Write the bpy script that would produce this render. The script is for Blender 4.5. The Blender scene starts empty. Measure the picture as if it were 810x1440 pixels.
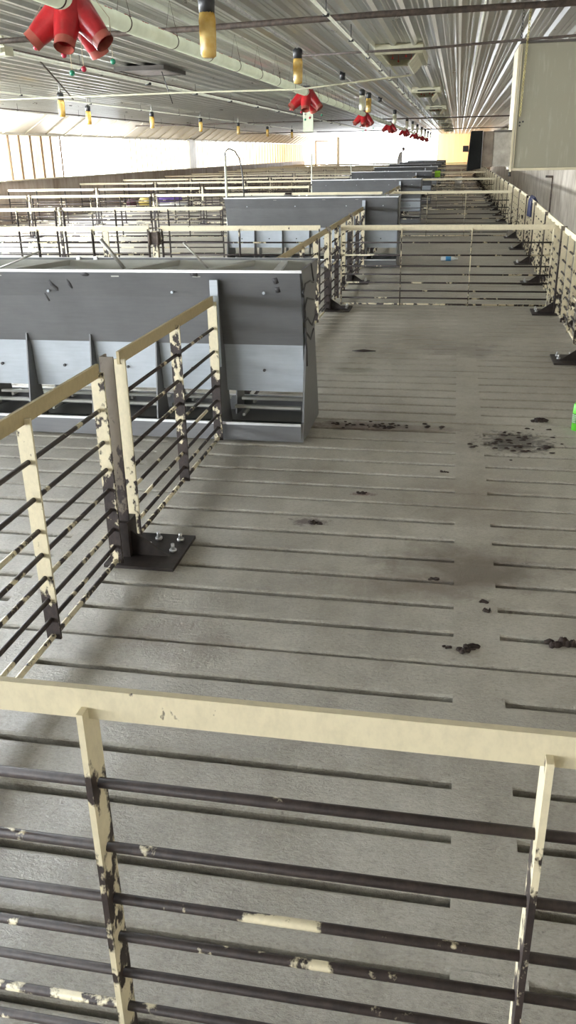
import bpy, math, random
from mathutils import Vector, Matrix
random.seed(7)
sc = bpy.context.scene
COL = sc.collection
PI = math.pi

# ------------------------------------------------------------------ mesh helpers
class MB:
    def __init__(s): s.v = []; s.f = []; s.sm = []
    def quad(s, a, b, c, d):
        n = len(s.v); s.v += [a, b, c, d]; s.f.append((n, n+1, n+2, n+3)); s.sm.append(False)
    def box(s, x0, y0, z0, x1, y1, z1):
        n = len(s.v)
        s.v += [(x0,y0,z0),(x1,y0,z0),(x1,y1,z0),(x0,y1,z0),(x0,y0,z1),(x1,y0,z1),(x1,y1,z1),(x0,y1,z1)]
        for q in ((0,3,2,1),(4,5,6,7),(0,1,5,4),(1,2,6,5),(2,3,7,6),(3,0,4,7)):
            s.f.append(tuple(n+i for i in q)); s.sm.append(False)
        return s
    def cbox(s, cx, cy, cz, sx, sy, sz): return s.box(cx-sx/2, cy-sy/2, cz-sz/2, cx+sx/2, cy+sy/2, cz+sz/2)
    def prism(s, prof, a0, a1, axis='x'):
        """prof: list of 2D points; extruded along an axis"""
        n = len(s.v); k = len(prof)
        for a in (a0, a1):
            for p, q in prof:
                s.v.append({'x': (a, p, q), 'y': (p, a, q), 'z': (p, q, a)}[axis])
        s.f.append(tuple(n+i for i in range(k))[::-1]); s.f.append(tuple(n+k+i for i in range(k)))
        s.sm += [False, False]
        for i in range(k):
            j = (i+1) % k
            s.f.append((n+i, n+j, n+k+j, n+k+i)); s.sm.append(False)
        return s
    def tube(s, pts, r, seg=8, caps=True, r2=None):
        pts = [Vector(p) for p in pts]
        n0 = len(s.v); m = len(pts)
        for i, p in enumerate(pts):
            t = (pts[min(i+1, m-1)] - pts[max(i-1, 0)])
            t = t.normalized() if t.length > 0 else Vector((0,0,1))
            a = Vector((0,0,1)) if abs(t.z) < .9 else Vector((1,0,0))
            u = t.cross(a).normalized(); w = t.cross(u)
            rr = r if r2 is None else r + (r2-r)*i/(m-1)
            if isinstance(r, (list, tuple)): rr = r[i]
            for k in range(seg):
                c = 2*PI*k/seg
                s.v.append(tuple(p + u*math.cos(c)*rr + w*math.sin(c)*rr))
        for i in range(m-1):
            for k in range(seg):
                k2 = (k+1) % seg
                s.f.append((n0+i*seg+k, n0+i*seg+k2, n0+(i+1)*seg+k2, n0+(i+1)*seg+k)); s.sm.append(True)
        if caps:
            s.f.append(tuple(n0+k for k in range(seg))[::-1]); s.sm.append(False)
            s.f.append(tuple(n0+(m-1)*seg+k for k in range(seg))); s.sm.append(False)
        return s
    def ball(s, c, rx, ry=None, rz=None, seg=12, rings=8, wob=0):
        ry = ry or rx; rz = rz or rx
        n = len(s.v)
        for i in range(rings+1):
            th = PI*i/rings
            for k in range(seg):
                ph = 2*PI*k/seg
                w = 1 + (random.uniform(-wob, wob) if wob else 0)
                s.v.append((c[0]+rx*w*math.sin(th)*math.cos(ph), c[1]+ry*w*math.sin(th)*math.sin(ph), c[2]+rz*w*math.cos(th)))
        for i in range(rings):
            for k in range(seg):
                k2 = (k+1) % seg
                s.f.append((n+i*seg+k, n+(i+1)*seg+k, n+(i+1)*seg+k2, n+i*seg+k2)); s.sm.append(True)
        return s
    def build(s, name, mat, parent=None, bevel=0):
        me = bpy.data.meshes.new(name); me.from_pydata(s.v, [], s.f); me.update()
        for p, sm in zip(me.polygons, s.sm): p.use_smooth = sm
        me.materials.append(mat)
        o = bpy.data.objects.new(name, me); COL.objects.link(o)
        if parent: o.parent = parent
        if bevel:
            b = o.modifiers.new('bevel', 'BEVEL'); b.width = bevel; b.segments = 2; b.limit_method = 'ANGLE'
        return o

def tag(o, label, cat, group=None, kind=None):
    if label: o['label'] = label
    if cat: o['category'] = cat
    if group: o['group'] = group
    if kind: o['kind'] = kind
    return o
def thing(name, label, cat, loc=(0,0,0), rz=0, group=None):
    o = bpy.data.objects.new(name, None); COL.objects.link(o)
    o.empty_display_size = .1
    o.location = loc; o.rotation_euler = (0,0,rz)
    return tag(o, label, cat, group)
def dup(root, loc=None, rz=None, label=None, group=None, scale=None):
    r = root.copy(); COL.objects.link(r)
    if loc is not None: r.location = loc
    if rz is not None: r.rotation_euler = (0,0,rz)
    if scale is not None: r.scale = scale
    if label: r['label'] = label
    if group: r['group'] = group
    for ch in list(root.children):
        c = ch.copy(); COL.objects.link(c); c.parent = r
        for g in list(ch.children):
            d = g.copy(); COL.objects.link(d); d.parent = c
    return r
def struct(o): o['kind'] = 'structure'; return o

# ------------------------------------------------------------------ materials
class NT:
    def __init__(s, name):
        s.m = bpy.data.materials.new(name); s.m.use_nodes = True
        s.t = s.m.node_tree; s.b = s.t.nodes['Principled BSDF']
    def n(s, typ, **kw):
        nd = s.t.nodes.new(typ)
        for k, v in kw.items():
            if k in nd.inputs: nd.inputs[k].default_value = v
            else: setattr(nd, k, v)
        return nd
    def l(s, a, b): s.t.links.new(a, b)
    def ramp(s, fac, stops):
        r = s.n('ShaderNodeValToRGB')
        while len(r.color_ramp.elements) < len(stops): r.color_ramp.elements.new(.5)
        for e, (p, c) in zip(r.color_ramp.elements, stops):
            e.position = p; e.color = (*c, 1) if len(c) == 3 else c
        s.l(fac, r.inputs[0]); return r.outputs[0]
    def mix(s, fac, a, b):
        x = s.n('ShaderNodeMix', data_type='RGBA')
        if hasattr(fac, 'is_output'): s.l(fac, x.inputs[0])
        else: x.inputs[0].default_value = fac
        for v, i in ((a, 6), (b, 7)):
            if hasattr(v, 'is_output'): s.l(v, x.inputs[i])
            else: x.inputs[i].default_value = (*v, 1)
        return x.outputs[2]
    def math(s, op, a, b=0, c=0, clamp=False):
        x = s.n('ShaderNodeMath', operation=op); x.use_clamp = clamp
        for i, v in enumerate((a, b, c)):
            if hasattr(v, 'is_output'): s.l(v, x.inputs[i])
            else: x.inputs[i].default_value = v
        return x.outputs[0]
    def co(s, scale=(1,1,1), rand=False):
        tc = s.n('ShaderNodeTexCoord'); mp = s.n('ShaderNodeMapping')
        mp.inputs['Scale'].default_value = scale
        v = tc.outputs['Object']
        if rand:
            oi = s.n('ShaderNodeObjectInfo')
            vm = s.n('ShaderNodeVectorMath', operation='ADD')
            cb = s.n('ShaderNodeCombineXYZ')
            r = s.math('MULTIPLY', oi.outputs['Random'], 37.0)
            s.l(r, cb.inputs[0]); s.l(r, cb.inputs[1])
            s.l(v, vm.inputs[0]); s.l(cb.outputs[0], vm.inputs[1]); v = vm.outputs[0]
        s.l(v, mp.inputs[0]); return mp.outputs[0]
    def noise(s, vec, scale, detail=4, rough=.6):
        x = s.n('ShaderNodeTexNoise'); x.inputs['Scale'].default_value = scale
        x.inputs['Detail'].default_value = detail; x.inputs['Roughness'].default_value = rough
        s.l(vec, x.inputs['Vector']); return x.outputs[0]
    def bump(s, h, strength=.3, dist=.01):
        b = s.n('ShaderNodeBump'); b.inputs['Strength'].default_value = strength; b.inputs['Distance'].default_value = dist
        s.l(h, b.inputs['Height']); s.l(b.outputs[0], s.b.inputs['Normal'])
    def set(s, col=None, rough=.5, metal=0, spec=.5):
        if col is not None:
            if hasattr(col, 'is_output'): s.l(col, s.b.inputs['Base Color'])
            else: s.b.inputs['Base Color'].default_value = (*col, 1)
        if hasattr(rough, 'is_output'): s.l(rough, s.b.inputs['Roughness'])
        else: s.b.inputs['Roughness'].default_value = rough
        s.b.inputs['Metallic'].default_value = metal
        s.b.inputs['Specular IOR Level'].default_value = spec
        return s.m

def plain(name, col, rough=.5, metal=0, spec=.5, var=.25, scale=8):
    t = NT(name); n = t.noise(t.co(rand=True), scale)
    c = t.ramp(n, [(.3, tuple(x*(1-var) for x in col)), (.7, tuple(min(1, x*(1+var*.5)) for x in col))])
    return t.set(c, rough, metal, spec)

def chipped(name, paint, chip, lo, hi, height=.86, scale=22, patch=1.0, rough=.45, span=.05):
    """paint with rust chips; lo/hi = noise threshold at the bottom / top of the object"""
    t = NT(name); v = t.co((1,1,.6), rand=True)
    n = t.noise(v, scale, 5, .62)
    n2 = t.noise(v, 2.6, 2, .5)
    nn = t.math('ADD', n, t.math('MULTIPLY', t.math('SUBTRACT', n2, .5), patch))
    tc = t.n('ShaderNodeTexCoord'); sp = t.n('ShaderNodeSeparateXYZ'); t.l(tc.outputs['Object'], sp.inputs[0])
    z = t.math('DIVIDE', sp.outputs[2], height, clamp=True)
    th = t.math('ADD', t.math('MULTIPLY', z, hi-lo), lo)
    mask = t.math('MULTIPLY', t.math('SUBTRACT', nn, th), 1/span*1.0, clamp=True)
    dirt = t.noise(v, 60, 3, .7)
    pc = t.ramp(dirt, [(.3, tuple(x*.88 for x in paint)), (.6, paint)])
    cc = t.ramp(dirt, [(.35, tuple(x*.5 for x in chip)), (.65, tuple(x*1.25 for x in chip))])
    t.bump(mask, .4, .002)
    r = t.math('ADD', t.math('MULTIPLY', mask, .15), rough)
    t.bump(t.math('SUBTRACT', 1.0, mask), .5, .002)
    return t.set(t.mix(mask, pc, cc), r)

CREAM = (.66, .59, .41); RUST = (.030, .019, .016)
M = {}
M['rail'] = chipped('cream_rail_paint', CREAM, RUST, .72, .72, scale=30, patch=.5)
M['rail_tan'] = chipped('tan_rail_paint', (.42, .34, .185), RUST, .78, .78, scale=30, patch=.5)  # left aisle rails: one even tan, darker and browner than the cream rails
M['bar'] = chipped('cream_bar_paint', CREAM, RUST, .36, .60, scale=20, patch=.7)
M['bar_clean'] = chipped('sound_bar_paint', CREAM, RUST, .47, .72, scale=22, patch=.5)
M['bar_pen'] = chipped('rust_and_shade_bar_paint', CREAM, RUST, .10, .42, scale=20, patch=.9)  # rust cover raised to paint in the backlit darkness of the left pen bars
M['bar_dark'] = chipped('worn_bar_paint', CREAM, RUST, .14, .58, scale=20, patch=.7)
M['rod'] = chipped('worn_rod_paint', CREAM, RUST, .29, .29, scale=14, patch=1.3)
M['rod_low'] = chipped('low_rod_paint', CREAM, RUST, .48, .48, scale=26, patch=.9)
M['dark'] = plain('rusted_foot_iron', (.030, .022, .019), .5, .2, var=.5, scale=30)
M['post'] = chipped('post_paint', (.14, .115, .085), RUST, .30, .56, scale=18, patch=.8)
M['bolt'] = plain('zinc_bolt', (.55, .55, .55), .3, .8)
M['steel'] = None
def steel(name, base, rough=.38, metal=.55):
    t = NT(name); v = t.co(rand=False)
    n = t.noise(v, 3.0, 5, .6); n2 = t.noise(t.co((1,1,12)), 6, 3, .6)
    mm = t.math('ADD', t.math('MULTIPLY', n, .7), t.math('MULTIPLY', n2, .3))
    c = t.ramp(mm, [(.3, tuple(x*.8 for x in base)), (.7, tuple(x*1.12 for x in base))])
    r = t.math('ADD', t.math('MULTIPLY', n, .25), rough-.1)
    return t.set(c, r, metal)
M['steel'] = steel('dull_feeder_steel', (.140, .142, .145), .42, .25)
M['steel_in'] = steel('feeder_inside_steel', (.40, .40, .36), .5, .3)
M['steel_lite'] = steel('feeder_panel_steel', (.43, .47, .51), .4, .15)
M['rim'] = plain('bright_steel_edge', (.72, .73, .74), .3, .4, var=.1)
M['trough'] = plain('wet_trough_steel', (.10, .10, .095), .35, .4)
M['smear'] = plain('dark_smear', (.045, .043, .045), .6)
M['pvc'] = None
t = NT('pale_green_pvc'); v = t.co(); n = t.noise(v, 6, 3)
sep = t.n('ShaderNodeTexCoord')
M['pvc'] = t.set(t.ramp(n, [(.3, (.50, .53, .38)), (.7, (.60, .63, .48))]), .4)
M['pvc_white'] = plain('white_water_pipe', (.72, .72, .60), .45, var=.15)
M['rusty'] = plain('rusted_pipe', (.085, .062, .048), .7, .1, var=.6, scale=25)
M['grey_pipe'] = plain('galvanised_conduit', (.30, .29, .26), .45, .4, var=.3, scale=12)
M['black'] = plain('black_plastic', (.018, .018, .018), .45, var=.2)
t = NT('red_drop_plastic'); v = t.co(rand=True); n = t.noise(v, 14, 4)
M['red'] = t.set(t.ramp(n, [(.35, (.30, .008, .012)), (.75, (.46, .018, .024))]), .28)
M['redpink'] = plain('faded_red_plastic', (.36, .085, .06), .45)
M['redball'] = plain('red_ball_plastic', (.45, .02, .05), .4)
M['greenball'] = plain('green_ball_plastic', (.02, .25, .14), .4)
M['cord'] = plain('tan_cord', (.55, .47, .33), .8)
t = NT('amber_jar_glass'); n = t.noise(t.co(rand=True), 10, 3)
M['amber'] = t.set(t.ramp(n, [(.35, (.62, .36, .05)), (.7, (.80, .60, .22))]), .25)
t.b.inputs['Transmission Weight'].default_value = .35
t = NT('pale_jar_glass'); n = t.noise(t.co(rand=True), 10, 3)
M['palejar'] = t.set(t.ramp(n, [(.35, (.78, .74, .50)), (.7, (.85, .83, .70))]), .25)
t.b.inputs['Transmission Weight'].default_value = .3
M['inlet'] = plain('cream_inlet_plastic', (.60, .58, .42), .5, var=.2)
M['inlet_panel'] = plain('dusty_inlet_panel', (.26, .22, .20), .8, var=.3)
M['inlet_dark'] = plain('dark_inlet_steel', (.07, .06, .05), .7, var=.4)
M['reddot'] = plain('red_knob', (.6, .05, .05), .5)
# cabinet
t = NT('heater_sheet_metal'); v = t.co((1,1,.15)); n = t.noise(v, 30, 4); n2 = t.noise(t.co(), 2.5, 3)
c = t.mix(t.math('MULTIPLY', t.math('SUBTRACT', n, .55), 4, clamp=True), (.27, .255, .19), (.37, .355, .28))
c = t.mix(t.math('MULTIPLY', n2, .35), c, (.20, .18, .13))
M['cab'] = t.set(c, .45, .15)
M['cab_side'] = plain('cream_side_panel', (.52, .46, .32), .45, var=.15)
M['fan_grey'] = plain('dull_grey_housing', (.34, .31, .26), .6, .1, var=.35, scale=14)
M['fan_brown'] = plain('brown_stained_housing', (.16, .125, .09), .6, .1, var=.45, scale=14)
M['chain'] = plain('brass_coloured_chain', (.45, .38, .15), .4, .6)
M['chain_dark'] = plain('dark_chain', (.05, .045, .04), .5, .5)

# floor concrete
t = NT('slatted_concrete'); v = t.co()
n1 = t.noise(v, 1.1, 5, .6); n2 = t.noise(v, 9, 6, .7); n3 = t.noise(t.co((1,2.5,1)), 85, 4, .8)
mm = t.math('ADD', t.math('ADD', t.math('MULTIPLY', n1, .5), t.math('MULTIPLY', n2, .25)), t.math('MULTIPLY', n3, .25))
base = t.ramp(mm, [(.36, (.20, .178, .138)), (.46, (.31, .286, .235)), (.54, (.40, .376, .318)), (.66, (.50, .475, .415))])
grit = t.noise(t.co((1,1.6,1)), 55, 5, .8)
base = t.mix(t.math('MULTIPLY', t.math('MULTIPLY', t.math('SUBTRACT', .50, grit), 6, clamp=True), .55), base, (.17, .155, .125))
base = t.mix(t.math('MULTIPLY', t.math('MULTIPLY', t.math('SUBTRACT', grit, .55), 5, clamp=True), .45), base, (.58, .56, .50))
def spot(x, y, rx, ry, gain, col, cur, wob=.35, edge=3.0, ns=7):
    """a stain with its own place and ragged outline on the floor"""
    mp = t.n('ShaderNodeMapping'); tc = t.n('ShaderNodeTexCoord'); t.l(tc.outputs['Object'], mp.inputs[0])
    mp.vector_type = 'POINT'
    mp.inputs['Location'].default_value = (-x/rx, -y/ry, 0); mp.inputs['Scale'].default_value = (1/rx, 1/ry, 0)
    ln = t.n('ShaderNodeVectorMath', operation='LENGTH'); t.l(mp.outputs[0], ln.inputs[0])
    nn = t.noise(v, ns, 5, .7)
    d = t.math('ADD', ln.outputs['Value'], t.math('MULTIPLY', t.math('SUBTRACT', nn, .5), wob*6))
    k = t.math('MULTIPLY', t.math('MULTIPLY', t.math('SUBTRACT', 1.0, d), edge, clamp=True), gain)
    return t.mix(k, cur, col)
base = spot(.12, 3.16, .42, .30, .85, (.095, .068, .045), base, .35, 1.3, 4)
base = spot(-.10, 2.98, .45, .16, .6, (.14, .105, .075), base, .4, 1.2, 4)
base = spot(.16, 3.9, .30, .5, .5, (.16, .125, .09), base, .4, 1.2, 4)
base = spot(-.55, 5.03, .35, .11, .80, (.10, .055, .036), base, .4, 2, 9)
base = spot(-.20, 5.02, .40, .08, .60, (.12, .085, .06), base, .5, 2, 12)
base = spot(.42, 4.83, .22, .22, .85, (.055, .045, .038), base, .6, 2.5, 22)
base = spot(-.58, 3.52, .10, .05, .8, (.06, .03, .025), base, .5, 2, 20)
base = spot(-.37, 3.90, .07, .03, .85, (.10, .035, .03), base, .5, 2, 20)
base = spot(-.92, 2.45, .34, .24, .6, (.15, .115, .08), base, .4, 1.2, 5)
base = spot(.16, 7.3, .45, .35, .6, (.15, .125, .10), base, .5, 1.5, 6)
base = spot(-.72, 6.5, .22, .12, .6, (.10, .095, .05), base, .4, 1.5, 8)
base = spot(-10.2, 19.5, 1.6, 2.6, .55, (.24, .15, .085), base, .3, 1.5, 1.5)
sp2 = t.noise(v, 38, 2, .5)
speck = t.math('MULTIPLY', t.math('SUBTRACT', sp2, .73), 14, clamp=True)
base = t.mix(t.math('MULTIPLY', speck, .7), base, (.06, .045, .035))
t.bump(t.math('ADD', t.math('MULTIPLY', grit, .9), t.math('MULTIPLY', n2, .5)), .9, .012)
rr = t.math('ADD', t.math('MULTIPLY', n1, .35), .20)
M['floor'] = t.set(base, rr, 0, .7)
M['pit'] = plain('dark_slurry', (.012, .012, .012), .12, 0, .6)

t = NT('stained_concrete_wall'); v = t.co(); n = t.noise(v, 1.4, 5); n2 = t.noise(t.co((1, 6, .5)), 3, 4)
mm = t.math('ADD', t.math('MULTIPLY', n, .5), t.math('MULTIPLY', n2, .5))
M['wall_r'] = t.set(t.ramp(mm, [(.36, (.27, .225, .17)), (.48, (.47, .42, .345)), (.62, (.66, .61, .53))]), .7)
t = NT('stained_block_wall'); v = t.co(); n = t.noise(v, .8, 5); n2 = t.noise(t.co((1, 3, .6)), 2, 4)
mm = t.math('ADD', t.math('MULTIPLY', n, .5), t.math('MULTIPLY', n2, .5))
M['wall_l'] = t.set(t.ramp(mm, [(.32, (.20, .14, .10)), (.5, (.34, .27, .22)), (.68, (.48, .41, .36))]), .7)
t = NT('ribbed_ceiling_steel'); v = t.co((1, .25, 1)); n = t.noise(v, 3, 5, .65); n2 = t.noise(t.co(), 22, 3)
mm = t.math('ADD', t.math('MULTIPLY', n, .7), t.math('MULTIPLY', n2, .3))
rr = t.math('ADD', t.math('MULTIPLY', n, .10), .24)
M['ceil'] = t.set(t.ramp(mm, [(.3, (.50, .49, .46)), (.5, (.58, .58, .55)), (.7, (.66, .66, .64))]), rr, .65)
M['cove'] = plain('white_cove_panel', (.72, .67, .57), .4, .1, var=.15, scale=2)
M['wood'] = plain('pale_lumber', (.66, .60, .48), .6, var=.2)

def curtain(name, strength, near=(1,.985,.93), far=(1,.72,.36), y0=58, y1=67, period=None, tint=.2, axis=1, fall=.65):
    """backlit woven curtain: gives off the daylight that comes through it"""
    t = NT(name); tc = t.n('ShaderNodeTexCoord'); sp = t.n('ShaderNodeSeparateXYZ'); t.l(tc.outputs['Object'], sp.inputs[0])
    y = sp.outputs[axis]
    f = t.math('DIVIDE', t.math('SUBTRACT', y, y0), (y1-y0), clamp=True)
    c = t.mix(f, near, far)
    n = t.noise(t.co((1, 1, .12)), 3.0, 4, .6)
    c = t.mix(t.math('MULTIPLY', t.math('MULTIPLY', t.math('SUBTRACT', n, .45), 4, clamp=True), tint), c, (1, .74, .42))
    t.set(c, .8)
    t.l(c, t.b.inputs['Emission Color'])
    s_ = t.math('MULTIPLY', t.math('SUBTRACT', 1.0, t.math('MULTIPLY', f, fall)), strength)
    t.l(s_, t.b.inputs['Emission Strength'])
    return t.m
M['curt'] = curtain('backlit_white_curtain', 34.0, near=(.86,.93,1), far=(.86,.93,1), y0=-1, y1=62, fall=0)
M['curt_far'] = curtain('backlit_cream_curtain', 2.0, near=(1,.97,.90), far=(1,.66,.34), y0=44, y1=60, fall=.62, tint=.5)
M['curt_yel'] = curtain('backlit_yellowed_curtain', .72, near=(1,.95,.82), far=(1,.95,.82), tint=.9)
M['curt_r'] = curtain('backlit_right_curtain', 1.3, near=(1,.97,.90), far=(1,.95,.85), tint=.1)
M['curt_end'] = curtain('backlit_orange_curtain', .95, near=(1,.74,.34), far=(1,.56,.26), y0=-1.6, y1=2.2, tint=.3, axis=0)
M['curt_end_w'] = curtain('backlit_end_curtain', 3.0, near=(1,.93,.78), far=(1,.99,.95), y0=-12, y1=-7, tint=.2, axis=0)
M['seam'] = plain('curtain_seam_strap', (.30, .20, .12), .8)
M['seam_w'] = plain('pale_curtain_fold', (.62, .52, .38), .8)

# ------------------------------------------------------------------ dimensions
XL, XR, YB, YE, ZC = -11.38, 2.30, -7.0, 68.0, 2.65
PER = 8.17; FX = -1.30; RX = 1.08

# ---- floor: concrete slats with real slots
P_, Y0_, SW = .1953, 2.4285, .023
W3 = 3.258; J0 = -1.473                        # panel joints along X
def bands():
    out = []; k = -4
    while True:
        x = J0 + k*W3
        if x > XR: break
        out += [(x-.142, x+.142), (x+1.55, x+1.708)]
        k += 1
    return [(max(a, XL), min(b, XR)) for a, b in out if b > XL and a < XR]
fl = MB(); BD = bands()
k0 = math.floor((YB-Y0_)/P_); k1 = math.ceil((YE-Y0_)/P_)
def slab(m, x0, y0, x1, y1, front=True, ends=False):
    z1, z0 = 0, -.10
    if not front: m.quad((x0,y0,z1),(x1,y0,z1),(x1,y1,z1),(x0,y1,z1))
    if front:          # worn, slightly rounded edges along the slots
        pts = [(y0,z0),(y0,-.006),(y0+.004,-.0025),(y0+.010,0),(y1-.012,0),(y1-.005,-.003),(y1,-.008),(y1,z0)]
        for (ya_,za_),(yb_,zb_) in zip(pts, pts[1:]): m.quad((x0,ya_,za_),(x1,ya_,za_),(x1,yb_,zb_),(x0,yb_,zb_))
    if ends:
        m.quad((x0,y1,z0),(x0,y0,z0),(x0,y0,z1),(x0,y1,z1))
        m.quad((x1,y0,z0),(x1,y1,z0),(x1,y1,z1),(x1,y0,z1))
for k in range(k0, k1):
    jn = (k % 7 == 0); jn2 = ((k+1) % 7 == 0)
    ya = Y0_ + k*P_ + (SW*.28 if jn else SW/2)
    yb = Y0_ + (k+1)*P_ - (SW*.28 if jn2 else SW/2)
    slab(fl, XL, ya, XR, yb)
    if not jn:
        for a, b in BD: slab(fl, a, Y0_+k*P_-SW/2-.011, b, Y0_+k*P_+SW/2+.011, False, True)
struct(fl.build('floor', M['floor']))
struct(MB().box(XL, YB, -.62, XR, YE, -.60).build('trim_pit', M['pit']))

# ---- ceiling: ribbed steel running the length of the barn
pr = []; x = XL+.75; RB = .2286
while x < XR-RB:
    pr += [(x, 0), (x+.026, -.030), (x+.050, -.030), (x+.076, 0)]
    for q in (.135, .180): pr += [(x+q-.010, 0), (x+q-.003, -.006), (x+q+.003, -.006), (x+q+.010, 0)]
    x += RB
pr.append((XR, 0))
cl = MB(); n = len(pr)
YS = [YB, 5, 20, 40, YE]
for yy in YS:
    for a, b in pr: cl.v.append((a, yy, ZC+b))
for j in range(len(YS)-1):
    for i in range(n-1):
        cl.f.append((j*n+i, (j+1)*n+i, (j+1)*n+i+1, j*n+i+1)); cl.sm.append(False)
struct(cl.build('ceiling', M['ceil']))
struct(MB().box(XL-.2, YB, ZC+.02, XR+.2, YE+.2, ZC+.08).build('trim_ceiling_deck', M['wood']))
cv = MB()                                        # sloped cove above the curtains
cv.prism([(XL, 2.20), (XL+.75, ZC), (XL+.75, ZC+.02), (XL, ZC+.02)], YB, YE, 'y')
struct(cv.build('trim_cove', M['cove']))
cvr = MB()
y = YB+.6
while y < YE:
    cvr.prism([(XL+.001, 2.17), (XL+.75, ZC-.03), (XL+.75, ZC), (XL+.001, 2.20)], y, y+.05, 'y'); y += 1.22
struct(cvr.build('trim_cove_ribs', M['wood']))

# ---- left wall
struct(MB().box(XL-.2, YB, -.6, XL, YE, 1.03).build('wall_left', M['wall_l']))
struct(MB().box(XL-.2, YB, 2.14, XL, YE, 2.72).build('wall_left_header', M['cove']))
struct(MB().box(XL-.02, YB, 1.03, XL+.05, YE, 1.06).build('trim_sill_left', M['wood']))
def pleated(y0, y1, name, mat, X, z0, z1, step=.36, amp=.035, axis='y'):
    m = MB(); n = max(2, int(abs(y1-y0)/(step/4))); 
    for i in range(n+1):
        y = y0+(y1-y0)*i/n; d = amp*math.sin(i*PI/2)
        for z in (z0, z1): m.v.append((X+d, y, z) if axis == 'y' else (y, X+d, z))
    for i in range(n): m.f.append((2*i, 2*i+2, 2*i+3, 2*i+1)); m.sm.append(True)
    return struct(m.build(name, mat))
pleated(YB, 21.6, 'window_1', M['curt'], XL-.10, 1.03, 2.16)
pleated(21.6, 25.1, 'window_2', M['curt_yel'], XL-.10, 1.03, 2.16, .7, .05)
pleated(30.1, 37.9, 'window_3', M['curt_far'], XL-.10, 1.03, 2.16)
pleated(38.9, YE, 'window_4', M['curt_far'], XL-.10, 1.03, 2.16, .5)
sm = MB()
for y in (21.95, 22.55, 23.2, 23.85, 24.45, 25.08): sm.box(XL-.05, y-.03, 1.03, XL-.02, y+.03, 2.16)
struct(sm.build('trim_curtain_straps', M['seam']))
sm = MB(); y = 30.3
while y < 37.8: sm.box(XL-.05, y-.02, 1.03, XL-.03, y+.02, 2.16); y += .56
y = 39.3
while y < YE-.3: sm.box(XL-.05, y-.03, 1.03, XL-.03, y+.03, 2.16); y += .8
struct(sm.build('trim_curtain_folds', M['seam_w']))
sm = MB().box(XL-.12, 37.9, 1.03, XL+.02, 38.9, 2.16)
struct(sm.build('trim_wall_pier', M['cove']))

# ---- right wall
struct(MB().box(XR, YB, -.6, XR+.2, YE, 1.32).build('wall_right', M['wall_r']))
struct(MB().box(XR, YB, 2.16, XR+.2, YE, 2.72).build('wall_right_header', M['wall_r']))
pleated(30, YE, 'window_5', M['curt_r'], XR+.10, 1.32, 2.16)
struct(MB().box(XR+.05, YB, 1.32, XR+.2, 30, 2.16).build('wall_right_upper', M['wall_r']))
# ---- end wall: orange curtain on the right, wide bright opening, pale curtain at the left
struct(MB().box(XL, YE, -.6, XR, YE+.2, .62).build('wall_end', M['wall_l']))
pleated(-1.55, XR, 'window_6', M['curt_end'], YE+.06, .62, 2.66, .45, .03, 'x')
pleated(XL, -8.9, 'window_7', M['curt_end_w'], YE+.06, .62, 2.66, .6, .03, 'x')
struct(MB().box(-8.95, YE, .62, -8.75, YE+.15, 2.66).build('trim_end_jamb', M['wood']))
struct(MB().box(-10.6, YE-.04, .62, -10.5, YE+.02, 2.4).box(-10.6, YE-.04, 2.35, -9.6, YE+.02, 2.42).build('trim_end_track', M['seam']))
# ---- behind the camera: unseen end wall, its doorway shaped for the sky light it lets in
struct(MB().box(XL-.2, YB-.2, -.6, -9.5, YB, 2.72).box(-4.5, YB-.2, -.6, XR+.2, YB, 2.72).box(-9.5, YB-.2, 2.5, -4.5, YB, 2.72).build('wall_back', M['wall_l']))

# ------------------------------------------------------------------ gate panels
RODZ = [.675, .545, .432, .345, .258, .172, .095, .030]
def make_panel(L, bars, label, name='pen_gate', cat='gate', group=None, flip=1, rodmat='rod', dark=False, railmat='rail', clean=False, pen=False):
    """local +x along the gate"""
    t = thing(name, label, cat, group=group)
    MB().box(0, -.006, .80, L, .006, .852).build('top_rail', M[railmat], t)
    for z in RODZ[:-1]:
        MB().tube([(.02, 0, z), (L-.02, 0, z)], .0085, 8).build('rod', M[rodmat], t)
    MB().tube([(.02, 0, RODZ[-1]), (L-.02, 0, RODZ[-1])], .010, 8).build('rod', M['rod_low'], t)
    for i, b in enumerate(bars):
        MB().box(b-.005, -.026, .018, b+.005, .026, .82).build('upright_bar', M['bar_pen' if pen else 'bar_clean' if clean else 'bar_dark' if (dark and i % 2) else 'bar'], t)
    return t
def make_post(label, group=None, side=1, plate=True):
    """fence post: angle iron bolted to a foot plate that reaches to local +x * side"""
    t = thing('fence_post', label, 'post', group=group)
    MB().prism([(-.028,-.028),(.028,-.028),(.028,-.020),(-.020,-.020),(-.020,.028),(-.028,.028)], .01, .86, 'z').build('angle_iron', M['post'], t)
    MB().prism([(-.028,-.05),(.028,-.05),(.028,.05),(-.028,.05)], .01, .17, 'z').build('socket', M['dark'], t)
    s = side
    MB().box(min(-.06*s, .24*s), -.13, 0, max(-.06*s, .24*s), .20, .014).build('foot_plate', M['dark'], t)
    MB().prism([(.02*s, .012), (.19*s, .012), (.02*s, .13)], -.02, -.008, 'y').build('gusset', M['dark'], t)
    for bx, by in ((.09, .03), (.19, .03), (.09, .14), (.19, .14)):
        MB().tube([(bx*s, by, .012), (bx*s, by, .026)], .016, 6).tube([(bx*s, by, .026), (bx*s, by, .050)], .008, 8).build('anchor_bolt', M['bolt'], t)
    return t
def place(o, x, y, rz=0, z=0): o.location = (x, y, z); o.rotation_euler = (0, 0, rz); return o

ORD = ['first', 'second', 'third', 'fourth', 'fifth', 'sixth', 'seventh', 'eighth', 'ninth', 'tenth', 'eleventh', 'twelfth', 'thirteenth', 'fourteenth', 'fifteenth', 'sixteenth']

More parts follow.
